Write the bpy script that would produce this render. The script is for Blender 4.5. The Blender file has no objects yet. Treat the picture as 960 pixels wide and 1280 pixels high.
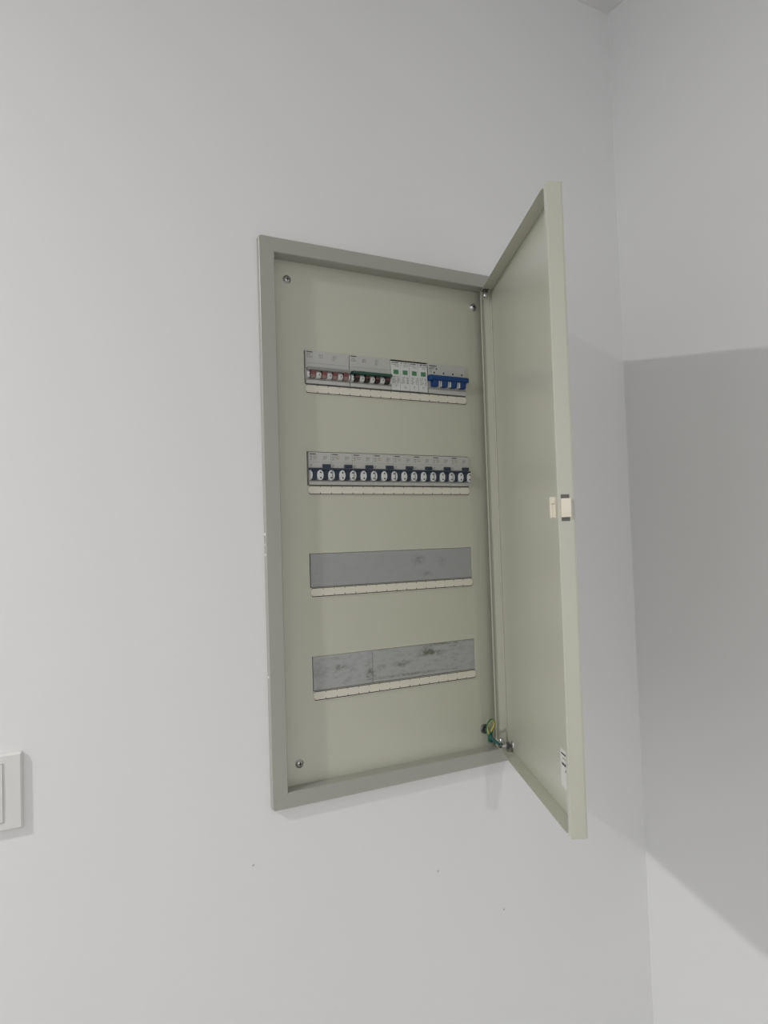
import bpy, bmesh, math, random
from mathutils import Vector, Matrix
random.seed(7)
S = bpy.context.scene
COL = S.collection
OZ = 1.80                      # floor level: working heights below are measured from the first label strip

# ------------------------------------------------------------------ camera
cam_data = bpy.data.cameras.new('camera')
cam_data.sensor_fit = 'VERTICAL'; cam_data.sensor_height = 36.0
cam_data.lens = 949.0 / 1280.0 * 36.0
cam_data.clip_start = 0.02
cam = bpy.data.objects.new('camera', cam_data); COL.objects.link(cam)
CR = ((0.8672048010426522, 0.49786750796437407, 0.009153008353422577),
      (-0.4969975314835151, 0.8665342840448029, -0.0459541975694618),
      (-0.030810497364799575, 0.03530267820300084, 0.9989016138558537))
cam.matrix_world = Matrix(((CR[0][0], CR[0][2], -CR[0][1], -0.459),
                           (CR[1][0], CR[1][2], -CR[1][1], -1.01795),
                           (CR[2][0], CR[2][2], -CR[2][1], -0.21874 + OZ),
                           (0, 0, 0, 1)))
S.camera = cam

# ------------------------------------------------------------------ light and exposure
world = bpy.data.worlds.new('ambient_fill'); S.world = world  # even white fill added as ambient light through the room's open sides
world.use_nodes = True
bg = world.node_tree.nodes['Background']
bg.inputs['Color'].default_value = (1.0, 1.0, 1.0, 1); bg.inputs['Strength'].default_value = 0.94

def lamp(name, loc, size, energy, color, rot=(0, 0, 0)):
    l = bpy.data.lights.new(name, 'AREA'); l.shape = 'DISK'; l.size = size
    l.energy = energy; l.color = color
    o = bpy.data.objects.new(name, l); COL.objects.link(o)
    o.location = (loc[0], loc[1], loc[2] + OZ); o.rotation_euler = rot
    return o
lamp('ceiling_downlight', (-1.66, -0.57, 0.695), 0.10, 25.5, (1.0, 0.99, 0.97))
lamp('ceiling_downlight', (-1.75, -5.0, 0.74), 0.10, 72.0, (1.0, 0.99, 0.97))

S.view_settings.view_transform = 'Standard'
S.view_settings.look = 'None'
S.view_settings.gamma = 1.0
S.view_settings.use_curve_mapping = False
S.view_settings.exposure = 0.0

# ------------------------------------------------------------------ helpers
def srgb(r, g, b):
    f = lambda c: (c / 255 / 12.92) if c / 255 <= 0.04045 else ((c / 255 + 0.055) / 1.055) ** 2.4
    return (f(r), f(g), f(b), 1)

def mat(name, col, rough=0.5, metal=0.0, bump=0.0, scale=300.0, vary=0.0, vscale=8.0, spec=0.5):
    m = bpy.data.materials.new(name); m.use_nodes = True
    nt = m.node_tree; b = nt.nodes['Principled BSDF']
    b.inputs['Base Color'].default_value = col
    b.inputs['Roughness'].default_value = rough
    b.inputs['Metallic'].default_value = metal
    b.inputs['Specular IOR Level'].default_value = spec
    tc = nt.nodes.new('ShaderNodeTexCoord')
    if vary:
        n = nt.nodes.new('ShaderNodeTexNoise'); n.inputs['Scale'].default_value = vscale
        n.inputs['Detail'].default_value = 5
        nt.links.new(tc.outputs['Object'], n.inputs['Vector'])
        mx = nt.nodes.new('ShaderNodeMix'); mx.data_type = 'RGBA'
        mx.inputs['A'].default_value = tuple(c * (1 - vary) for c in col[:3]) + (1,)
        mx.inputs['B'].default_value = tuple(min(1, c * (1 + vary)) for c in col[:3]) + (1,)
        nt.links.new(n.outputs['Fac'], mx.inputs['Factor'])
        nt.links.new(mx.outputs['Result'], b.inputs['Base Color'])
    if bump:
        n2 = nt.nodes.new('ShaderNodeTexNoise'); n2.inputs['Scale'].default_value = scale
        n2.inputs['Detail'].default_value = 3
        nt.links.new(tc.outputs['Object'], n2.inputs['Vector'])
        bp = nt.nodes.new('ShaderNodeBump'); bp.inputs['Strength'].default_value = bump
        bp.inputs['Distance'].default_value = 0.001
        nt.links.new(n2.outputs['Fac'], bp.inputs['Height'])
        nt.links.new(bp.outputs['Normal'], b.inputs['Normal'])
    return m

def stained(name, col, dirt, amount, smudges=()):
    """painted plate with dusty horizontal streaks and, where given, smudges of their own shape at (x, z)"""
    m = mat(name, col, 0.62, bump=0.15, scale=600)
    nt = m.node_tree; b = nt.nodes['Principled BSDF']
    tc = nt.nodes.new('ShaderNodeTexCoord')
    def noise(sx, sz, lo, hi, off):
        mp = nt.nodes.new('ShaderNodeMapping'); mp.inputs['Scale'].default_value = (sx, 1, sz); mp.inputs['Location'].default_value = (off, 0, off * 1.7)
        n = nt.nodes.new('ShaderNodeTexNoise'); n.inputs['Scale'].default_value = 1.0; n.inputs['Detail'].default_value = 6; n.inputs['Roughness'].default_value = 0.6
        r = nt.nodes.new('ShaderNodeMapRange'); r.inputs['From Min'].default_value = lo; r.inputs['From Max'].default_value = hi
        nt.links.new(tc.outputs['Object'], mp.inputs['Vector']); nt.links.new(mp.outputs['Vector'], n.inputs['Vector']); nt.links.new(n.outputs['Fac'], r.inputs['Value'])
        return r.outputs['Result']
    def math_(op, a, c):
        k = nt.nodes.new('ShaderNodeMath'); k.operation = op; k.use_clamp = True
        for i, v in enumerate((a, c)):
            if isinstance(v, (int, float)): k.inputs[i].default_value = v
            else: nt.links.new(v, k.inputs[i])
        return k.outputs['Value']
    f = math_('MULTIPLY', noise(70, 190, 0.50, 0.72, 3.1), amount)
    f = math_('ADD', f, math_('MULTIPLY', noise(28, 60, 0.55, 0.75, 8.3), amount))
    sp = nt.nodes.new('ShaderNodeSeparateXYZ'); nt.links.new(tc.outputs['Object'], sp.inputs['Vector'])
    g = None
    grain = noise(150, 230, 0.35, 0.62, 5.2)
    for x, z, rx, rz, a in smudges:
        dx = nt.nodes.new('ShaderNodeMath'); dx.operation = 'SUBTRACT'; nt.links.new(sp.outputs['X'], dx.inputs[0]); dx.inputs[1].default_value = x
        dz = nt.nodes.new('ShaderNodeMath'); dz.operation = 'SUBTRACT'; nt.links.new(sp.outputs['Z'], dz.inputs[0]); dz.inputs[1].default_value = z
        cv = nt.nodes.new('ShaderNodeCombineXYZ')
        for src, r, k in ((dx, rx, 'X'), (dz, rz, 'Z')):
            d = nt.nodes.new('ShaderNodeMath'); d.operation = 'DIVIDE'; d.inputs[1].default_value = r
            nt.links.new(src.outputs['Value'], d.inputs[0]); nt.links.new(d.outputs['Value'], cv.inputs[k])
        ln = nt.nodes.new('ShaderNodeVectorMath'); ln.operation = 'LENGTH'; nt.links.new(cv.outputs['Vector'], ln.inputs[0])
        r = nt.nodes.new('ShaderNodeMapRange'); r.inputs['From Min'].default_value = 1.0; r.inputs['From Max'].default_value = 0.25
        nt.links.new(ln.outputs['Value'], r.inputs['Value'])
        v = math_('MULTIPLY', math_('MULTIPLY', r.outputs['Result'], grain), a)
        g = v if g is None else math_('ADD', g, v)
    if g is not None: f = math_('ADD', f, g)
    mx = nt.nodes.new('ShaderNodeMix'); mx.data_type = 'RGBA'
    mx.inputs['A'].default_value = col; mx.inputs['B'].default_value = dirt
    nt.links.new(f, mx.inputs['Factor']); nt.links.new(mx.outputs['Result'], b.inputs['Base Color'])
    return m

M = {}
M['wall'] = mat('white_wall_paint', (0.80, 0.80, 0.805, 1), 0.75, bump=0.12, scale=260, vary=0.012, vscale=3)
M['ceiling'] = mat('white_ceiling_paint', (0.78, 0.78, 0.785, 1), 0.85, bump=0.1, scale=260)
M['floor'] = mat('pale_floor_tile', (0.36, 0.35, 0.335, 1), 0.35, bump=0.05, scale=40, vary=0.05)
M['coat'] = mat('pebble_grey_powder_coat', (0.530, 0.532, 0.447, 1), 0.30, bump=0.16, scale=900, vary=0.012, vscale=6)
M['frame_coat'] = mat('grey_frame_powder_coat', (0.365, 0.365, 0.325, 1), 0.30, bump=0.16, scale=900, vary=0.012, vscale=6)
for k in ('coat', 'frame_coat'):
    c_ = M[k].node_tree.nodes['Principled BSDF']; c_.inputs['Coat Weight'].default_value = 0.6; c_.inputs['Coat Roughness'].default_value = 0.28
M['steel'] = mat('zinc_steel', (0.62, 0.62, 0.62, 1), 0.28, 0.9, bump=0.1, scale=500)
M['dark_steel'] = mat('dark_steel', (0.16, 0.165, 0.18, 1), 0.35, 0.85, bump=0.1, scale=500)
M['galv'] = mat('galvanised_interior', (0.10, 0.10, 0.10, 1), 0.6, 0.2, vary=0.1)
M['cream'] = mat('cream_label_paper', (0.70, 0.675, 0.585, 1), 0.55, vary=0.03, vscale=30)
M['ink'] = mat('black_print', (0.018, 0.018, 0.016, 1), 0.6, vary=0.2, vscale=60)
M['grey_ink'] = mat('grey_print', (0.07, 0.072, 0.075, 1), 0.6, vary=0.2, vscale=60)
M['rust_ink'] = mat('amber_print', (0.30, 0.22, 0.11, 1), 0.6, vary=0.15, vscale=60)
M['pale_ink'] = mat('pale_grey_print', (0.20, 0.20, 0.20, 1), 0.6, vary=0.1, vscale=60)
M['shell'] = mat('light_grey_plastic', (0.485, 0.485, 0.47, 1), 0.45, vary=0.03, vscale=60)
M['shell_white'] = mat('white_plastic', (0.62, 0.63, 0.63, 1), 0.4, vary=0.02, vscale=60)
M['grey_bar'] = mat('mid_grey_plastic', (0.27, 0.27, 0.26, 1), 0.4, vary=0.05, vscale=60)
M['cutout_shade'] = mat('shaded_slot', (0.14, 0.14, 0.12, 1), 0.6, vary=0.05, vscale=60)
M['green_bar'] = mat('dark_green_plastic', (0.018, 0.075, 0.055, 1), 0.35, vary=0.05, vscale=60)
M['navy'] = mat('navy_plastic', (0.022, 0.036, 0.062, 1), 0.35, vary=0.05, vscale=60)
M['blue'] = mat('bright_blue_plastic', (0.003, 0.043, 0.175, 1), 0.5, vary=0.05, vscale=60)
M['black'] = mat('black_plastic', (0.022, 0.014, 0.014, 1), 0.35, vary=0.05, vscale=60)
M['red'] = mat('red_indicator', (0.20, 0.060, 0.062, 1), 0.4, vary=0.08, vscale=90)
M['red_pale'] = mat('pale_red_plastic', (0.27, 0.185, 0.175, 1), 0.4, vary=0.05, vscale=90)
M['green'] = mat('green_indicator', (0.055, 0.20, 0.095, 1), 0.35, vary=0.05, vscale=90)
M['blank3'] = stained('grey_blank_lightly_scuffed', (0.345, 0.352, 0.362, 1), (0.16, 0.165, 0.16, 1), 0.16, ((0.042, 0.3465, 0.016, 0.010, 0.7), (0.088, 0.342, 0.010, 0.012, 0.4), (0.058, 0.324, 0.012, 0.006, 0.6)))
M['blank4'] = stained('grey_blank_dusty', (0.385, 0.392, 0.395, 1), (0.14, 0.145, 0.115, 1), 0.42, ((0.062, 0.198, 0.034, 0.006, 1.0), (0.052, 0.2015, 0.016, 0.008, 1.0), (0.005, 0.187, 0.022, 0.006, 0.8), (-0.030, 0.186, 0.010, 0.005, 0.7), (-0.050, 0.178, 0.012, 0.012, 0.9), (-0.100, 0.193, 0.018, 0.006, 0.7), (0.02, 0.1695, 0.11, 0.003, 0.7), (0.08, 0.2105, 0.07, 0.003, 0.7)))
M['ivory'] = mat('ivory_plastic', (0.84, 0.79, 0.66, 1), 0.4, vary=0.03, vscale=60)
M['paper'] = mat('white_sticker', (0.70, 0.70, 0.66, 1), 0.5, vary=0.02, vscale=60)
M['switch'] = mat('white_switch_plastic', (0.74, 0.735, 0.72, 1), 0.25, vary=0.02, vscale=60)
M['teal'] = mat('teal_heat_shrink', (0.006, 0.085, 0.070, 1), 0.4, vary=0.1, vscale=90)
M['speck'] = mat('grey_grit', (0.48, 0.47, 0.46, 1), 0.8, vary=0.2, vscale=90)
M['fleck'] = mat('white_paint_fleck', (0.78, 0.78, 0.77, 1), 0.7, vary=0.05, vscale=90)
def wire_mat():
    m = mat('green_yellow_wire', (0.02, 0.22, 0.08, 1), 0.4)
    nt = m.node_tree; b = nt.nodes['Principled BSDF']
    uv = nt.nodes.new('ShaderNodeUVMap'); sp = nt.nodes.new('ShaderNodeSeparateXYZ')
    r = nt.nodes.new('ShaderNodeMath'); r.operation = 'GREATER_THAN'; r.inputs[1].default_value = 0.36
    mx = nt.nodes.new('ShaderNodeMix'); mx.data_type = 'RGBA'
    mx.inputs['A'].default_value = (0.02, 0.15, 0.065, 1); mx.inputs['B'].default_value = (0.60, 0.55, 0.10, 1)
    nt.links.new(uv.outputs['UV'], sp.inputs['Vector']); nt.links.new(sp.outputs['X'], r.inputs[0])
    nt.links.new(r.outputs['Value'], mx.inputs['Factor']); nt.links.new(mx.outputs['Result'], b.inputs['Base Color'])
    return m
M['wire'] = wire_mat()

def obj(name, bm, m, parent=None, smooth=False, bevel=0.0, seg=2):
    """link a bmesh as ONE mesh object; m may be a list of material keys (face.material_index picks)"""
    me = bpy.data.meshes.new(name)
    bmesh.ops.recalc_face_normals(bm, faces=bm.faces[:])
    bm.to_mesh(me); bm.free()
    for k in (m if isinstance(m, (list, tuple)) else [m]): me.materials.append(M[k])
    o = bpy.data.objects.new(name, me); COL.objects.link(o)
    if parent: o.parent = parent
    if smooth:
        for p in me.polygons: p.use_smooth = True
    if bevel:
        md = o.modifiers.new('bevel', 'BEVEL'); md.width = bevel; md.segments = seg
        md.limit_method = 'ANGLE'; md.angle_limit = math.radians(40)
    return o

def thing(name, label, cat, loc, group=None):
    o = bpy.data.objects.new(name, None); COL.objects.link(o)
    o.empty_display_size = 0.02
    o.location = loc; o['label'] = label; o['category'] = cat
    if group: o['group'] = group
    return o

def box(bm, x0, x1, y0, y1, z0, z1, mi=0, f=None):
    vs = [bm.verts.new(f(x, y, z) if f else (x, y, z)) for x in (x0, x1) for y in (y0, y1) for z in (z0, z1)]
    for ix in ((0, 1, 3, 2), (4, 6, 7, 5), (0, 4, 5, 1), (2, 3, 7, 6), (0, 2, 6, 4), (1, 5, 7, 3)):
        bm.faces.new([vs[i] for i in ix]).material_index = mi

def quad(bm, x0, x1, y, z0, z1, mi=0, t=0.0001):
    """thin print laid on a front face at y (towards the viewer is -y)"""
    box(bm, x0, x1, y - t, y + t * 0.3, z0, z1, mi)

def prism(bm, pts, y0, y1, mi=0, f=None):
    """polygon in x,z extruded along y"""
    a = [bm.verts.new(f(x, y0, z) if f else (x, y0, z)) for x, z in pts]
    b = [bm.verts.new(f(x, y1, z) if f else (x, y1, z)) for x, z in pts]
    n = len(pts)
    bm.faces.new(a).material_index = mi; bm.faces.new(b[::-1]).material_index = mi
    for i in range(n):
        bm.faces.new((a[i], b[i], b[(i + 1) % n], a[(i + 1) % n])).material_index = mi

def side_prism(bm, pts, x0, x1, mi=0):
    """polygon in y,z extruded along x"""
    a = [bm.verts.new((x0, y, z)) for y, z in pts]; b = [bm.verts.new((x1, y, z)) for y, z in pts]
    n = len(pts)
    bm.faces.new(a).material_index = mi; bm.faces.new(b[::-1]).material_index = mi
    for i in range(n):
        bm.faces.new((a[i], b[i], b[(i + 1) % n], a[(i + 1) % n])).material_index = mi

def lathe(bm, prof, centre, axis, n=16, mi=0):
    """profile of (radius, height) turned about an axis through centre"""
    axis = Vector(axis).normalized()
    u = axis.orthogonal().normalized(); v = axis.cross(u)
    c = Vector(centre); rings = []
    for r, h in prof:
        if r < 1e-7: rings.append([bm.verts.new(c + axis * h)])
        else: rings.append([bm.verts.new(c + axis * h + (u * math.cos(2 * math.pi * k / n) + v * math.sin(2 * math.pi * k / n)) * r) for k in range(n)])
    for a, b in zip(rings, rings[1:]):
        for k in range(n):
            k2 = (k + 1) % n
            if len(a) == 1 and len(b) == 1: continue
            if len(a) == 1: fc = bm.faces.new((a[0], b[k2], b[k]))
            elif len(b) == 1: fc = bm.faces.new((a[k], a[k2], b[0]))
            else: fc = bm.faces.new((a[k], a[k2], b[k2], b[k]))
            fc.material_index = mi

def rounded(x0, x1, z0, z1, r, n=5):
    pts = []
    for cx, cz, a0 in ((x1 - r, z1 - r, 0), (x0 + r, z1 - r, 90), (x0 + r, z0 + r, 180), (x1 - r, z0 + r, 270)):
        for k in range(n + 1):
            a = math.radians(a0 + 90 * k / n)
            pts.append((cx + r * math.cos(a), cz + r * math.sin(a)))
    return pts

def ellipse(cx, cz, rx, rz, n=20):
    return [(cx + rx * math.cos(2 * math.pi * k / n), cz + rz * math.sin(2 * math.pi * k / n)) for k in range(n)]

def spline(pts, sub=8):
    P = [Vector(p) for p in pts]; out = []
    for i in range(len(P) - 1):
        p0 = P[max(i - 1, 0)]; p1 = P[i]; p2 = P[i + 1]; p3 = P[min(i + 2, len(P) - 1)]
        for k in range(sub):
            t = k / sub
            out.append(0.5 * ((2 * p1) + (p2 - p0) * t + (2 * p0 - 5 * p1 + 4 * p2 - p3) * t * t + (3 * p1 - p0 - 3 * p2 + p3) * t ** 3))
    out.append(P[-1]); return out

def tube(bm, pts, r, n=10, twist=1.5, sub=8, start=0.0):
    uvl = bm.loops.layers.uv.verify()
    C = spline(pts, sub); rings = []
    t = (C[1] - C[0]).normalized(); u = t.orthogonal().normalized()
    for i, c in enumerate(C):
        t2 = (C[min(i + 1, len(C) - 1)] - C[max(i - 1, 0)]).normalized()
        u = (u - t2 * u.dot(t2)).normalized(); v = t2.cross(u)
        tw = start + twist * 2 * math.pi * i / len(C)
        rings.append([bm.verts.new(c + (u * math.cos(tw + 2 * math.pi * k / n) + v * math.sin(tw + 2 * math.pi * k / n)) * r) for k in range(n)])
    for a, b in zip(rings, rings[1:]):
        for k in range(n):
            k2 = (k + 1) % n
            fc = bm.faces.new((a[k], a[k2], b[k2], b[k])); fc.smooth = True
            for lp in fc.loops: lp[uvl].uv = ((k + 0.5) / n, 0)
    bm.faces.new(rings[0][::-1]); bm.faces.new(rings[-1])

# ------------------------------------------------------------------ the setting
WY = -0.0162                   # face of the back wall; the box rim stands 1 cm proud of it
XC = 0.6515                    # right wall
ZC = 0.770 + OZ                # ceiling
BX0, BX1, BZ0, BZ1 = -0.0705, 0.3585, -0.580 + OZ, 0.207 + OZ      # recess for the box

def structure(name, bm, m, parent=None):
    o = obj(name, bm, m, parent)
    if not parent: o['kind'] = 'structure'
    return o

bm = bmesh.new()
X0, X1 = -4.2, XC
for x0, x1, z0, z1 in ((X0, BX0, 0, ZC), (BX1, X1, 0, ZC), (BX0, BX1, 0, BZ0), (BX0, BX1, BZ1, ZC)):
    box(bm, x0, x1, WY, 0.16, z0, z1)
wall_back = structure('wall_back', bm, 'wall')
bm = bmesh.new()
# the right wall leans a hair, as in the photograph
f = lambda x, y, z: (x - 0.0085 * (z - OZ + 1.1) / 1.87, y, z)
box(bm, XC, XC + 0.14, -6.0, 0.16, 0, ZC, 0, f)
structure('wall_right', bm, 'wall')
bm = bmesh.new(); box(bm, X0, XC + 0.14, -6.0, 0.16, ZC, ZC + 0.12); structure('ceiling', bm, 'ceiling')
bm = bmesh.new(); box(bm, X0, XC + 0.14, -6.0, 0.16, -0.12, 0); structure('floor', bm, 'floor')
for x, z in ((-0.105, -0.655), (0.193, -0.735), (0.318, -0.826)):
    bm = bmesh.new(); lathe(bm, [(0.0016, 0), (0.0012, 0.0008), (0, 0.0012)], (x, WY, z + OZ), (0, -1, 0), 8)
    obj('paint_speck', bm, 'speck', wall_back, True)

# ------------------------------------------------------------------ distribution box
OR = Vector((0.144, 0.0, -0.6 + OZ))           # the thing's base
BOX = thing('distribution_box', 'pebble grey steel distribution box set in the white wall with its door open', 'electrical box', OR)
def L(x, y, z): return (x - OR.x, y - OR.y, z + OZ - OR.z)

FX0, FX1, FZ0, FZ1 = -0.0775, 0.3655, -0.587, 0.2141               # rim outside
IX0, IX1, IZ0, IZ1 = -0.0545, 0.3425, -0.5655, 0.1926              # opening
FY = -0.025
# rim: four mitred sides with a fine joint, returned to the wall outside and to the cover plate inside
def rim_side(kind):
    bm = bmesh.new(); g = 0.00006
    o = {'left': [(FX0, FZ0), (FX0, FZ1), (IX0, IZ1), (IX0, IZ0)],
         'right': [(FX1, FZ1), (FX1, FZ0), (IX1, IZ0), (IX1, IZ1)],
         'top': [(FX0, FZ1), (FX1, FZ1), (IX1, IZ1), (IX0, IZ1)],
         'bottom': [(FX1, FZ0), (FX0, FZ0), (IX0, IZ0), (IX1, IZ0)]}[kind]
    dv = {'left': (0, 1), 'right': (0, -1), 'top': (1, 0), 'bottom': (-1, 0)}[kind]
    sg = (1, -1, -1, 1)
    pts = [(x + dv[0] * g * s, z + dv[1] * g * s) for (x, z), s in zip(o, sg)]
    R = 0.004                                                       # clipped outer corners
    a, b = pts[0], pts[1]
    if kind in ('left', 'right'):
        s = 1 if kind == 'left' else -1
        out = [(a[0] + s * R * 0.3, a[1] + s * R * 0.3), (a[0], a[1] + s * R), (b[0], b[1] - s * R), (b[0] + s * R * 0.3, b[1] - s * R * 0.3)]
    else:
        s = 1 if kind == 'top' else -1
        out = [(a[0] + s * R * 0.3, a[1] - s * R * 0.3), (a[0] + s * R, a[1]), (b[0] - s * R, b[1]), (b[0] - s * R * 0.3, b[1] - s * R * 0.3)]
    outer = out; inner = [pts[2], pts[3]]
    rings = []
    # face with a slightly eased outside edge, then back to the wall
    nO = len(outer)
    cx = 0.144; cz = -0.187
    def row(p, y, e=0.0):
        vs = []
        for x, z in p:
            vs.append(bm.verts.new(L(x + (e if x < cx else -e), y, z + (e if z < cz else -e))))
        return vs
    vface_o = row(outer, FY, 0.0006); vmid_o = row(outer, FY + 0.0007); vback_o = row(outer, WY + 0.0006)
    e = 0.0011
    vface_i = row(inner, FY, -e); vmid_i = row(inner, FY + e); vback_i = row(inner, -0.00005)
    bm.faces.new((vface_i[0], vmid_i[0], vmid_i[1], vface_i[1]))
    bm.faces.new(vface_o + vface_i)
    for i in range(nO - 1):
        bm.faces.new((vface_o[i], vmid_o[i], vmid_o[i + 1], vface_o[i + 1]))
        bm.faces.new((vmid_o[i], vback_o[i], vback_o[i + 1], vmid_o[i + 1]))
    bm.faces.new((vmid_i[0], vback_i[0], vback_i[1], vmid_i[1]))
    bmesh.ops.remove_doubles(bm, verts=bm.verts[:], dist=1e-7)
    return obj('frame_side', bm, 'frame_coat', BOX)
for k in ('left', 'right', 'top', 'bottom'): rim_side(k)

# enclosure: five-sided tray behind the rim
bm = bmesh.new()
ex0, ex1, ez0, ez1, ey = -0.069, 0.357, -0.5785, 0.2055, 0.10
for a in ((ex0, ex0 + 0.0012, ez0, ez1), (ex1 - 0.0012, ex1, ez0, ez1)):
    p0 = L(a[0], 0.0006, a[2]); p1 = L(a[1], ey, a[3]); box(bm, p0[0], p1[0], p0[1] - 0.0148, p1[1], p0[2], p1[2])
for z0, z1 in ((ez0, ez0 + 0.0012), (ez1 - 0.0012, ez1)):
    p0 = L(ex0, -0.0142, z0); p1 = L(ex1, ey, z1); box(bm, p0[0], p1[0], p0[1], p1[1], p0[2], p1[2])
p0 = L(ex0, ey, ez0); p1 = L(ex1, ey + 0.0012, ez1); box(bm, p0[0], p1[0], p0[1], p1[1], p0[2], p1[2])
obj('enclosure', bm, 'galv', BOX)

# cover plate with four slots
ROWS = [0.0131 - 0.15 * k for k in range(4)]                        # slot bottoms
SH = 0.0498; SX0, SX1 = -0.0021, 0.2890
bm = bmesh.new()
px0, px1, pz0, pz1 = IX0 - 0.010, IX1 + 0.010, IZ0 - 0.006, IZ1 + 0.008
zs = sorted([pz0, pz1] + [z for r in ROWS for z in (r, r + SH)])
def pb(x0, x1, z0, z1):
    a = L(x0, 0.0, z0); b = L(x1, 0.0015, z1); box(bm, a[0], b[0], a[1], b[1], a[2], b[2])
pb(px0, SX0, pz0, pz1); pb(SX1, px1, pz0, pz1)
for i in range(0, len(zs), 2): pb(SX0, SX1, zs[i], zs[i + 1])
obj('cover_plate', bm, 'coat', BOX)
def screw(x, z):
    bm = bmesh.new(); c = L(x, -0.0001, z)
    prof = [(0.0062, 0), (0.0062, 0.0006), (0.0046, 0.0007), (0.0044, 0.0016), (0.0034, 0.0026), (0.0018, 0.0031), (0, 0.0032)]
    lathe(bm, prof, c, (0, -1, 0), 18)
    o = obj('screw', bm, 'steel', BOX, True)
    bm = bmesh.new()
    for w, h in ((0.0007, 0.0027), (0.0027, 0.0007)):
        box(bm, c[0] - w, c[0] + w, c[1] - 0.00345, c[1] - 0.0026, c[2] - h, c[2] + h)
    obj('cross_recess', bm, 'ink', o)
for x, z in ((-0.0262, 0.1648), (0.3107, 0.1660), (-0.0264, -0.5363)): screw(x, z)

# label strips: cream paper in a carrier, printed rules and sixteen divisions
for k, r in enumerate(ROWS):
    bm = bmesh.new(); z1 = r - 0.0004; z0 = r - 0.0131 - 0.0016
    a = L(-0.0016, -0.0012, z0); b = L(0.2894, -0.0001, z1)
    box(bm, a[0], b[0], a[1], b[1], a[2], b[2])
    st = obj('label_strip', bm, 'cream', BOX, bevel=0.0003, seg=1)
    bm = bmesh.new(); zl = r - 0.0131
    q = lambda x0, x1, za, zb: box(bm, L(x0, 0, 0)[0], L(x1, 0, 0)[0], -0.00135, -0.0011, L(0, 0, za)[2], L(0, 0, zb)[2])
    q(0.0, 0.288, zl - 0.0006, zl + 0.0006); q(0.0, 0.288, z1 - 0.0010, z1 - 0.0001)
    for i in range(17):
        x = 0.018 * i
        q(x - 0.0004, x + 0.0004, zl + 0.0006, zl + 0.0028); q(x - 0.0003, x + 0.0003, z1 - 0.0030, z1 - 0.0010)
    obj('printed_rule', bm, 'ink', st)
    # mounting rail behind the slot
    bm = bmesh.new(); zc = r + 0.0249
    for y0, y1, h0, h1 in ((0.0455, 0.0465, -0.0175, -0.0125), (0.0455, 0.0465, 0.0125, 0.0175), (0.0520, 0.0530, -0.0125, 0.0125)):
        box(bm, L(-0.055, 0, 0)[0], L(0.345, 0, 0)[0], y0, y1, L(0, 0, zc + h0)[2], L(0, 0, zc + h1)[2])
    for h in (-0.0125, 0.0115):
        box(bm, L(-0.055, 0, 0)[0], L(0.345, 0, 0)[0], 0.0465, 0.0530, L(0, 0, zc + h)[2], L(0, 0, zc + h + 0.001)[2])
    for x in (-0.04, 0.33):
        box(bm, L(x - 0.005, 0, 0)[0], L(x + 0.005, 0, 0)[0], 0.053, 0.1, L(0, 0, zc - 0.01)[2], L(0, 0, zc + 0.01)[2])
    obj('mounting_rail', bm, 'dark_steel', BOX)

# blanking plates in rows three and four
def blank(r, x0, x1, m, y=0.0003, label=None):
    bm = bmesh.new(); a = L(x0, y, r + 0.0006); b = L(x1, 0.010, r + SH - 0.0004)
    box(bm, a[0], b[0], a[1], b[1], a[2], b[2])
    o = obj('blank_plate', bm, m, BOX, bevel=0.0004, seg=1)
    if label: o['label'] = label
blank(ROWS[2], -0.0004, 0.2886, 'blank3', 0.0003, 'clean grey blank plate closing the third row')
blank(ROWS[3], -0.0008, 0.0978, 'blank4', 0.0, 'dusty grey blank plate at the left of the fourth row')
blank(ROWS[3], 0.0981, 0.2887, 'blank4', 0.0004, 'stained grey blank plate at the right of the fourth row')

# paint flecks left on the rim side
for z, r in ((-0.2075, 0.0022), (-0.236, 0.0018), (-0.405, 0.0018), (-0.222, 0.0012)):
    bm = bmesh.new(); lathe(bm, [(r, 0), (r * 0.7, r * 0.35), (0, r * 0.45)], L(FX0, -0.020, z), (-1, 0, 0), 7)
    obj('paint_fleck', bm, 'fleck', BOX, True)

# ------------------------------------------------------------------ door
Fc = Vector((0.165, -0.372)); Hc = Vector((0.338, -0.016))
D = (Hc - Fc).normalized(); N = Vector((-D.y, D.x)); DL = (Hc - Fc).length
DZ0, DZ1 = -0.5645, 0.1915; DT = 0.0195
def P(u, w, z):
    p = Fc + D * u + N * w
    return L(p.x, p.y, z)
T = 0.0013
bm = bmesh.new()
def db(u0, u1, w0, w1, z0, z1): box(bm, u0, u1, w0, w1, z0, z1, 0, P)
db(0, DL, 0, T, DZ0, DZ1)                                # sheet
db(0, T, T, DT, DZ0, DZ1)                                # free-edge flange
db(DL - T, DL, T, DT, DZ0, DZ1)                          # hinge-edge flange
db(T, 0.0100, DT - T, DT, DZ0 + 0.0005, DZ1 - 0.0005)    # return lip on the free edge
for z0, z1 in ((DZ0, DZ0 + T), (DZ1 - T, DZ1)):          # head and foot flanges, ends clipped
    vs = [(T, T), (DL - T, T), (DL - T, DT), (0.0185, DT), (0.0120, DT - 0.0060), (T, DT - 0.0060)]
    a = [bm.verts.new(P(u, w, z0)) for u, w in vs]; b = [bm.verts.new(P(u, w, z1)) for u, w in vs]
    bm.faces.new(a); bm.faces.new(b[::-1])
    for i in range(len(vs)): bm.faces.new((a[i], b[i], b[(i + 1) % 6], a[(i + 1) % 6]))
db(DL - 0.0065, DL - T, DT - T, DT, DZ0 + 0.012, DZ1 - 0.012)    # shallow lip on the hinge edge
db(DL - 0.0075, DL - T, T, 0.0030, DZ0 + T, DZ1 - T)     # stiffening fold
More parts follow.
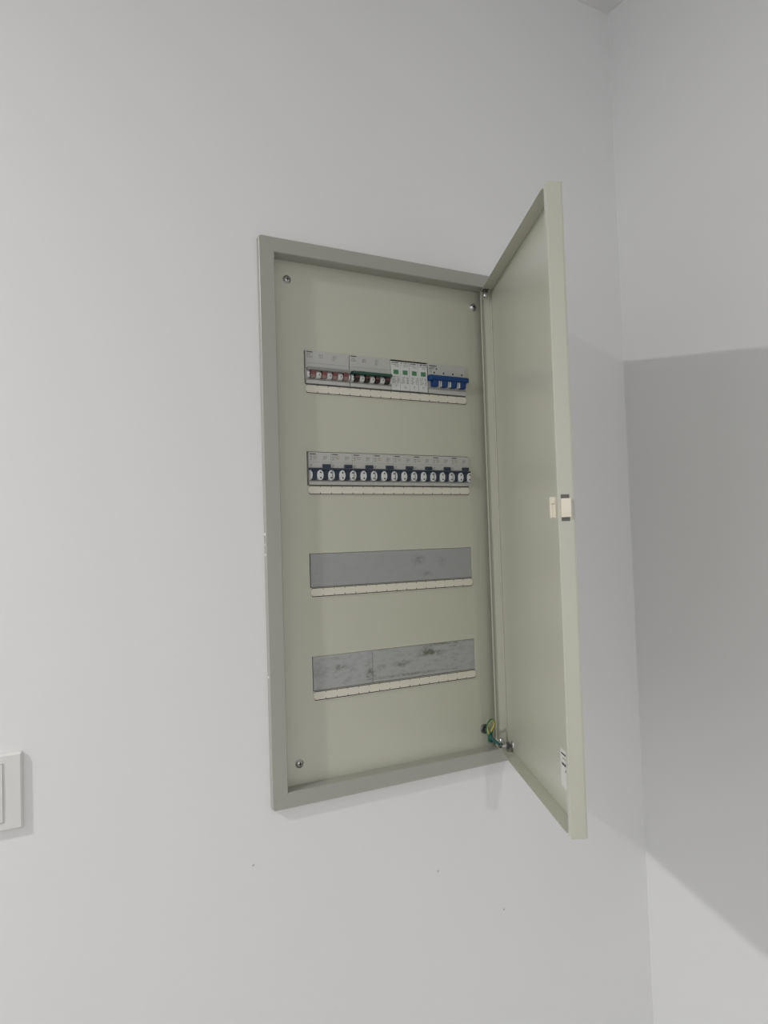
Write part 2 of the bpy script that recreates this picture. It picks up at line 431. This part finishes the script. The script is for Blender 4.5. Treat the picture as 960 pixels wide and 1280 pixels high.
DOOR = obj('door', bm, 'coat', BOX, bevel=0.0006, seg=2)

# latch in the free edge
for z0, z1 in ((-0.1787, -0.1741), (-0.2048, -0.2002)):   # dark slabs colouring in the shade of the cut-outs above and below
    bm = bmesh.new(); box(bm, -0.00015, 0.0004, 0.0062, 0.0162, z0, z1, 0, P)
    obj('latch_cutout_shade', bm, 'cutout_shade', DOOR)
bm = bmesh.new(); box(bm, -0.0032, 0.0006, 0.0052, 0.0160, -0.2003, -0.1787, 0, P)
for z in (-0.1975, -0.1955): box(bm, -0.0036, -0.0030, 0.0056, 0.0156, z, z + 0.0009, 0, P)
obj('latch', bm, 'ivory', DOOR, bevel=0.0006)
bm = bmesh.new(); box(bm, 0.0014, 0.0285, 0.0135, 0.0181, -0.2005, -0.1755, 0, P); box(bm, 0.012, 0.024, 0.0013, 0.0135, -0.1985, -0.1775, 0, P)
box(bm, 0.0135, 0.0225, 0.0181, 0.0215, -0.1838, -0.1760, 0, P); box(bm, 0.0225, 0.0285, 0.0181, 0.0215, -0.2003, -0.1757, 0, P)
box(bm, 0.0140, 0.0180, 0.0181, 0.0200, -0.2000, -0.1838, 0, P)
obj('latch_body', bm, 'ivory', DOOR, bevel=0.0005)

# sticker with print
bm = bmesh.new(); box(bm, 0.028, 0.0908, 0.0012, 0.0015, -0.5335, -0.4862, 0, P)
stk = obj('sticker', bm, 'paper', DOOR)
bm = bmesh.new()
def word(z, h, runs):
    for u0, u1 in runs: box(bm, u0, u1, 0.0014, 0.00162, z - h, z, 0, P)
word(-0.4905, 0.0021, [(0.0870 - 0.0021 * i - 0.0017, 0.0870 - 0.0021 * i) for i in range(24)])
word(-0.4955, 0.0022, [(0.0830 - 0.0019 * i - 0.0015, 0.0810 - 0.0019 * i) for i in range(24)])
word(-0.5025, 0.0030, [(0.0860 - 0.0026 * i - (0.0022 if i % 3 else 0.0014), 0.0860 - 0.0026 * i) for i in range(7)])
word(-0.5030, 0.0018, [(0.0670 - 0.0020 * i - 0.0014, 0.0670 - 0.0020 * i) for i in range(14)])
word(-0.5092, 0.0028, [(0.0735 - 0.0024 * i - 0.0018, 0.0662 - 0.0024 * i) for i in range(5)])
obj('sticker_print', bm, 'ink', stk)

# hinges: pin in a bracket at head and foot
for z0, z1, s in ((0.1775, 0.1895, 1), (-0.5620, -0.5490, -1)):
    bm = bmesh.new(); p = P(DL - 0.0150, 0.0135, z0)
    lathe(bm, [(0, 0), (0.0036, 0), (0.0042, 0.001), (0.0042, 0.0075), (0.0030, 0.0078), (0.0030, z1 - z0 - 0.001), (0.0022, z1 - z0), (0, z1 - z0)], p, (0, 0, 1), 14)
    hg = obj('hinge_pin', bm, 'steel', DOOR, True)
    bm = bmesh.new(); zc = (DZ1 - 0.0022) if s > 0 else (DZ0 + 0.0022)
    box(bm, DL - 0.0205, DL - 0.0100, 0.0080, 0.0178, zc - 0.0009, zc + 0.0009, 0, P)
    obj('hinge_bracket', bm, 'dark_steel', hg)

# earth stud on the door foot, with washer, lug and nut
bm = bmesh.new(); c = Vector(P(DL - 0.043, 0.0014, -0.5540))
ax = Vector((N.x, N.y, 0))
lathe(bm, [(0.0078, 0), (0.0078, 0.0012), (0.0032, 0.0013), (0.0030, 0.0160), (0.0022, 0.0172), (0, 0.0172)], c, ax, 16)
stud = obj('earth_stud', bm, 'steel', DOOR, True)
bm = bmesh.new(); lathe(bm, [(0.0032, 0.0058), (0.0064, 0.0058), (0.0064, 0.0100), (0.0056, 0.0112), (0.0032, 0.0112)], c, ax, 6)
obj('nut', bm, 'dark_steel', stud)
bm = bmesh.new(); lathe(bm, [(0.0030, 0.0112), (0.0068, 0.0112), (0.0068, 0.0126), (0.0030, 0.0126)], c, ax, 16)
obj('lug', bm, 'steel', stud)

# rubber grommet on the cover plate and the looped green and yellow bonding wire
bm = bmesh.new(); c2 = L(0.3040, -0.0001, -0.5362)
lathe(bm, [(0.0078, 0), (0.0078, 0.0016), (0.0062, 0.0024), (0.0036, 0.0024), (0.0034, 0.0008), (0, 0.0006)], c2, (0, -1, 0), 18)
obj('grommet', bm, 'dark_steel', BOX, True)
bm = bmesh.new()
tip = c + ax * 0.0119
WP = [(0.3124, -0.006, -0.5483), (0.3089, -0.012, -0.5387), (0.3078, -0.022, -0.5255), (0.2990, -0.028, -0.5154), (0.2883, -0.033, -0.5167),
      (0.2824, -0.036, -0.5260), (0.2806, -0.042, -0.5340), (0.2820, -0.052, -0.5402), (0.2850, -0.062, -0.5448)]
pts = [L(*p) for p in WP] + [(tip.x - 0.004, tip.y + 0.005, tip.z + 0.003), tuple(tip)]
tube(bm, pts, 0.0017, 10, 0.9, 10, 2.6)
wr = obj('bonding_wire', bm, 'wire', BOX)
for run in (pts[:2], pts[6:10]):                                   # teal sleeves at both ends
    bm = bmesh.new(); tube(bm, run, 0.0023, 10, 0, 10); obj('sleeve', bm, 'teal', wr)
bm = bmesh.new(); a = L(0.3100, -0.0075, -0.5590); b = L(0.3150, -0.0002, -0.5490); box(bm, a[0], b[0], a[1], b[1], a[2], b[2]); obj('lug', bm, 'teal', wr, bevel=0.001)


# ------------------------------------------------------------------ breakers
UH = 0.0486; UB = 0.0006       # height of a module and its foot clearance in the slot
def add_body(parent, W, m, h=UH, hole=None):
    bm = bmesh.new()
    # raised label field above, sloped foot below, recess for the toggles between; body reaches back to the rail
    prof = [(-0.0030, h), (-0.0030, 0.0235), (-0.0002, 0.0225), (-0.0002, 0.0068), (-0.0022, 0.0060), (-0.0036, 0.0050), (-0.0036, 0.0), (0.0451, 0.0), (0.0451, h)]
    side_prism(bm, prof, 0, W)
    return obj('body', bm, m, parent, bevel=0.0003, seg=1)

def toggle_bar(parent, W, m, z0, z1, y0, y1, inset=0.0008, name='handle_bar'):
    bm = bmesh.new(); side_prism(bm, [(y1, z1), (y0 + 0.0012, z1 - 0.0004), (y0, z1 - 0.002), (y0, z0 + 0.001), (y0 + 0.002, z0), (y1, z0)], inset, W - inset)
    return obj(name, bm, m, parent, bevel=0.0004, seg=1)

def text_rows(bm, x0, z0, rows, mi=0, y=-0.0030, h=0.0011, pitch=0.0021, cw=0.0011):
    for i, n in enumerate(rows):
        x = x0
        for k in range(n):
            w = cw * random.choice((0.55, 0.8, 0.8, 1.0))
            if random.random() > 0.16: quad(bm, x, x + w, y, z0 - i * pitch - h, z0 - i * pitch, mi)
            x += cw * 1.12

def place(root, x, row):
    root.location = (x, 0.0, ROWS[row] + UB + OZ)

def four_pole(name, label, cat, x, W, bar, leg_mats, boss_dot=True):
    t = thing(name, label, cat, (0, 0, 0)); place(t, x, 0)
    b = add_body(t, W, 'shell'); pitch = W / 4
    bm = bmesh.new()
    quad(bm, 0.0015, 0.0115, -0.0030, 0.0462, 0.0476, 0)
    obj('maker_print', bm, 'grey_ink', b)
    bm = bmesh.new()
    text_rows(bm, 0.0020, 0.0440, (6, 8, 7), 0); text_rows(bm, 0.0215, 0.0440, (6, 5, 6), 0, cw=0.0010)
    text_rows(bm, 0.0440, 0.0445, (6, 6, 6, 5, 4), 0, cw=0.0010, h=0.0008, pitch=0.0017)
    quad(bm, 0.001, W - 0.001, -0.0030, 0.0305, 0.0308, 0)
    obj('type_print', bm, 'pale_ink', b)
    toggle_bar(t, W, bar, 0.0185, 0.0236, -0.0115, -0.0005, 0.0016)
    for i in range(4):
        xc = pitch * (i + 0.5) + 0.0012
        bm = bmesh.new(); side_prism(bm, [(-0.0005, 0.0188), (-0.0092, 0.0188), (-0.0078, 0.0130), (-0.0005, 0.0130)], xc - 0.0040, xc + 0.0034)
        lg = obj('toggle', bm, leg_mats[0], t)
        bm = bmesh.new(); side_prism(bm, [(-0.0005, 0.0130), (-0.0078, 0.0130), (-0.0055, 0.0082), (-0.0005, 0.0078)], xc - 0.0040, xc + 0.0034)
        obj('toggle_foot', bm, leg_mats[1], lg)
        if leg_mats[2]:
            bm = bmesh.new(); side_prism(bm, [(-0.0087, 0.0152), (-0.0092, 0.0152), (-0.0089, 0.0138), (-0.0084, 0.0138)], xc - 0.0040, xc + 0.0034)
            obj('red_mark', bm, 'red', lg)
    for i in range(5):                                   # white cheeks between the toggles, each with a dark dot
        x0 = max(0.0006, pitch * i - 0.0030); x1 = min(W - 0.0006, pitch * i + 0.0048)
        bm = bmesh.new(); side_prism(bm, [(-0.0004, 0.0186), (-0.0052, 0.0182), (-0.0078, 0.0150), (-0.0078, 0.0118), (-0.0055, 0.0085), (-0.0004, 0.0075)], x0, x1)
        ck = obj('cheek', bm, 'shell_white', t, bevel=0.0005, seg=1)
        if i < 5 and x1 - x0 > 0.004:
            bm = bmesh.new(); lathe(bm, [(0.0011, 0), (0.0011, 0.0003), (0, 0.0003)], ((x0 + x1) / 2 + 0.0006, -0.0077, 0.0128), (0, -1, 0), 8)
            obj('dot', bm, 'grey_ink', ck)
    return t

four_pole('main_isolator', 'grey four pole isolator with four red windows at the left end of the top row', 'breaker', -0.0008, 0.0718, 'grey_bar', ('red', 'red_pale', None))
four_pole('circuit_breaker', 'four pole breaker with dark green handle bar over black and red toggles', 'breaker', 0.0722, 0.0716, 'green_bar', ('black', 'black', True))

# surge protector: four plug-in cartridges with green windows
SW = 0.0680
t = thing('surge_protector', 'white surge protector of four cartridges with green windows between green and blue breakers', 'surge protector', (0, 0, 0)); place(t, 0.1444, 0)
bm = bmesh.new(); box(bm, 0, SW, 0.004, 0.0451, 0, 0.0462); obj('base', bm, 'shell', t)
for i in range(4):
    w = SW / 4; x0 = i * w
    bm = bmesh.new(); side_prism(bm, [(0.004, 0.0462), (-0.0028, 0.0462), (-0.0034, 0.0455), (-0.0034, 0.0010), (-0.0028, 0.0003), (0.004, 0.0003)], x0 + 0.00025, x0 + w - 0.00025)
    c = obj('cartridge', bm, 'shell_white', t, bevel=0.0003, seg=1)
    bm = bmesh.new(); box(bm, x0 + 0.0044, x0 + 0.0132, -0.0041, -0.0030, 0.0258, 0.0326); obj('green_window', bm, 'green', c, bevel=0.0003, seg=1)
    bm = bmesh.new(); text_rows(bm, x0 + 0.0016, 0.0448, (12,), 0, -0.0034, 0.0019, 0.003, 0.00105); obj('maker_print', bm, 'grey_ink', c)
    bm = bmesh.new()
    text_rows(bm, x0 + 0.0015, 0.0412, (14,), 0, -0.0034, 0.0010, 0.0022, 0.0009); text_rows(bm, x0 + 0.0060, 0.0388, (8,), 0, -0.0034, 0.0010, 0.0022, 0.0009)
    text_rows(bm, x0 + 0.0022, 0.0222, (7, 6, 5, 7, 5), 0, -0.0034, 0.0011, 0.0023, 0.0009); text_rows(bm, x0 + 0.0112, 0.0222, (4, 4, 4, 4, 4), 0, -0.0034, 0.0013, 0.0023, 0.0009)
    text_rows(bm, x0 + 0.0075, 0.0085, (3, 3), 0, -0.0034, 0.0014, 0.0023, 0.0009)
    obj('type_print', bm, 'pale_ink', c)

# blue-handled breaker
BW = 0.0740
t = thing('circuit_breaker', 'light grey breaker with bright blue handle at the right end of the top row', 'breaker', (0, 0, 0)); place(t, 0.2142, 0)
bm = bmesh.new(); side_prism(bm, [(-0.0030, UH), (-0.0030, 0.0300), (-0.0002, 0.0290), (-0.0002, 0.0085), (-0.0030, 0.0070), (-0.0030, 0.0), (0.0451, 0.0), (0.0451, UH)], 0, BW)
b = obj('body', bm, 'shell', t, bevel=0.0003, seg=1)
bm = bmesh.new(); quad(bm, 0.0022, 0.0165, -0.0030, 0.0440, 0.0456, 0); obj('maker_print', bm, 'grey_ink', b)
bm = bmesh.new(); text_rows(bm, 0.0022, 0.0425, (9, 7, 4, 4), 0); box(bm, 0.0150, 0.0172, -0.0031, -0.0029, 0.0385, 0.0420); obj('type_print', bm, 'grey_ink', b)
for i in range(4):
    xc = 0.0118 + 0.0182 * i
    bm = bmesh.new(); lathe(bm, [(0.0015, 0), (0.0015, 0.0004), (0, 0.0004)], (xc, -0.0029, 0.0342), (0, -1, 0), 8); obj('dot', bm, 'ink', b)
bm = bmesh.new(); side_prism(bm, [(-0.0004, 0.0282), (-0.0105, 0.0285), (-0.0122, 0.0272), (-0.0122, 0.0216), (-0.0108, 0.0204), (-0.0004, 0.0200)], -0.0008, BW + 0.0004)
obj('handle_bar', bm, 'blue', t, bevel=0.0010, seg=2)
for i in range(4):
    xc = 0.0105 + 0.0182 * i
    bm = bmesh.new(); side_prism(bm, [(-0.0004, 0.0215), (-0.0105, 0.0212), (-0.0090, 0.0118), (-0.0070, 0.0104), (-0.0004, 0.0104)], xc - 0.0048, xc + 0.0048)
    obj('toggle', bm, 'blue', t, bevel=0.0004, seg=1)
    if i < 3:
        for dx in (0.0072, 0.0110):
            bm = bmesh.new(); side_prism(bm, [(-0.0002, 0.0203), (-0.0088, 0.0200), (-0.0080, 0.0112), (-0.0002, 0.0100)], xc + dx - 0.0011, xc + dx + 0.0011)
            obj('rib', bm, 'shell_white', t, bevel=0.0003, seg=1)

# row two: eight two-pole breakers, one built and seven copied
RW = 0.0358
def make_pair():
    t = thing('residual_breaker', '', 'breaker', (0, 0, 0), 'two pole breakers in the second row')
    bm = bmesh.new(); side_prism(bm, [(-0.0030, UH - 0.0004), (-0.0030, 0.0248), (-0.0002, 0.0243), (-0.0002, 0.0068), (-0.0022, 0.0060), (-0.0036, 0.0050), (-0.0036, 0.0), (0.0451, 0.0), (0.0451, UH - 0.0004)], 0, RW)
    b = obj('body', bm, 'shell', t, bevel=0.0003, seg=1)
    bm = bmesh.new(); quad(bm, 0.0020, 0.0118, -0.0030, 0.0448, 0.0462); obj('maker_print', bm, 'grey_ink', b)
    bm = bmesh.new()
    quad(bm, 0.0070, 0.0140, -0.0030, 0.0424, 0.0427); quad(bm, 0.0070, 0.0140, -0.0030, 0.0386, 0.0389)
    text_rows(bm, 0.0074, 0.0417, (6, 5), 0, cw=0.0011, h=0.0010)
    obj('rating_print', bm, 'rust_ink', b)
    bm = bmesh.new(); text_rows(bm, 0.0018, 0.0420, (3, 3, 3), 0); text_rows(bm, 0.0235, 0.0425, (6, 5, 5), 0); text_rows(bm, 0.0020, 0.0300, (4, 3), 0)
    quad(bm, 0.001, RW - 0.001, -0.0030, 0.0335, 0.0337)
    obj('type_print', bm, 'pale_ink', b)
    bm = bmesh.new(); box(bm, 0.0215, 0.0345, -0.0058, -0.0028, 0.0258, 0.0306); obj('test_button', bm, 'navy', t, bevel=0.0007, seg=2)
    toggle_bar(t, RW, 'navy', 0.0208, 0.0252, -0.0085, -0.0004, 0.0002)
    for xt in (0.0034, 0.0214):
        bm = bmesh.new(); side_prism(bm, [(-0.0004, 0.0215), (-0.0068, 0.0212), (-0.0050, 0.0080), (-0.0004, 0.0072)], xt, xt + 0.0080)
        obj('toggle', bm, 'navy', t)
    for cx in (-0.0016, 0.0164, 0.0344):                 # white oval cheeks, shared across the joints between units
        pts = [(min(max(x, 0.0002), RW - 0.0002), z) for x, z in ellipse(cx, 0.0142, 0.0050, 0.0078, 28)]
        out = [p for k, p in enumerate(pts) if math.hypot(p[0] - pts[k - 1][0], p[1] - pts[k - 1][1]) > 1e-6]
        bm = bmesh.new(); prism(bm, out, -0.0082, -0.0003)
        ck = obj('cheek', bm, 'shell_white', t, bevel=0.0008, seg=2)
        if cx > 0:
            for dz in (0.0180, 0.0102):
                bm = bmesh.new(); lathe(bm, [(0.0013, 0), (0.0013, 0.0003), (0, 0.0003)], (cx - (0.0010 if cx > 0.03 else 0), -0.0081, dz), (0, -1, 0), 8)
                obj('dot', bm, 'ink', ck)
    return t
def copy_tree(o, parent=None):
    c = o.copy(); COL.objects.link(c)
    if parent: c.parent = parent
    for ch in list(o.children): copy_tree(ch, c)
    return c
WORDS = ['first two pole breaker from the left end of the second row',
         'second two pole breaker from the left end of the second row',
         'third two pole breaker from the left end of the second row, below the green-handled breaker',
         'fourth two pole breaker from the left, just left of the middle of the second row',
         'fourth two pole breaker from the right, just right of the middle of the second row',
         'third two pole breaker from the right end of the second row',
         'second two pole breaker from the right end of the second row',
         'last two pole breaker at the right end of the second row, below the blue-handled one']
proto = make_pair()
units = [proto] + [copy_tree(proto) for _ in range(7)]
for i, u in enumerate(units):
    place(u, -0.0003 + 0.0361 * i, 1); u['label'] = WORDS[i]

# ------------------------------------------------------------------ wall switch, half out of the picture
SXR, SZ = -0.3860, -0.4995
t = thing('light_switch', 'white wall switch plate with a raised rocker, cut off by the left edge', 'light switch', (SXR - 0.043, WY, SZ - 0.0445 + OZ))
SD = 0.0060
bm = bmesh.new()
outer = rounded(-0.043, 0.043, 0.0, 0.089, 0.0015, 3); inner = rounded(-0.0405, 0.0405, 0.0025, 0.0865, 0.0012, 3)
a = [bm.verts.new((x, -0.0002, z)) for x, z in outer]; b_ = [bm.verts.new((x, -SD + 0.0022, z)) for x, z in outer]; c_ = [bm.verts.new((x, -SD, z)) for x, z in inner]
n = len(outer)
for p, q2 in ((a, b_), (b_, c_)):
    for i in range(n): bm.faces.new((p[i], p[(i + 1) % n], q2[(i + 1) % n], q2[i]))
bm.faces.new(c_); bm.faces.new(a)
obj('plate', bm, 'switch', t, bevel=0.0004, seg=1)
bm = bmesh.new(); prism(bm, rounded(-0.0232, 0.0232, 0.0098, 0.0792, 0.001, 3), -SD - 0.0006, -SD + 0.0002); obj('rocker_surround', bm, 'switch', t, bevel=0.0003, seg=1)
bm = bmesh.new(); box(bm, -0.0222, 0.0222, -SD - 0.0007, -SD - 0.0003, 0.0108, 0.0782); obj('rocker_gap', bm, 'grey_bar', t)
bm = bmesh.new(); side_prism(bm, [(-SD - 0.0004, 0.0113), (-SD - 0.0009, 0.0113), (-SD - 0.0014, 0.0445), (-SD - 0.0009, 0.0777), (-SD - 0.0004, 0.0777)], -0.0217, 0.0217)
obj('rocker', bm, 'switch', t, bevel=0.0006)
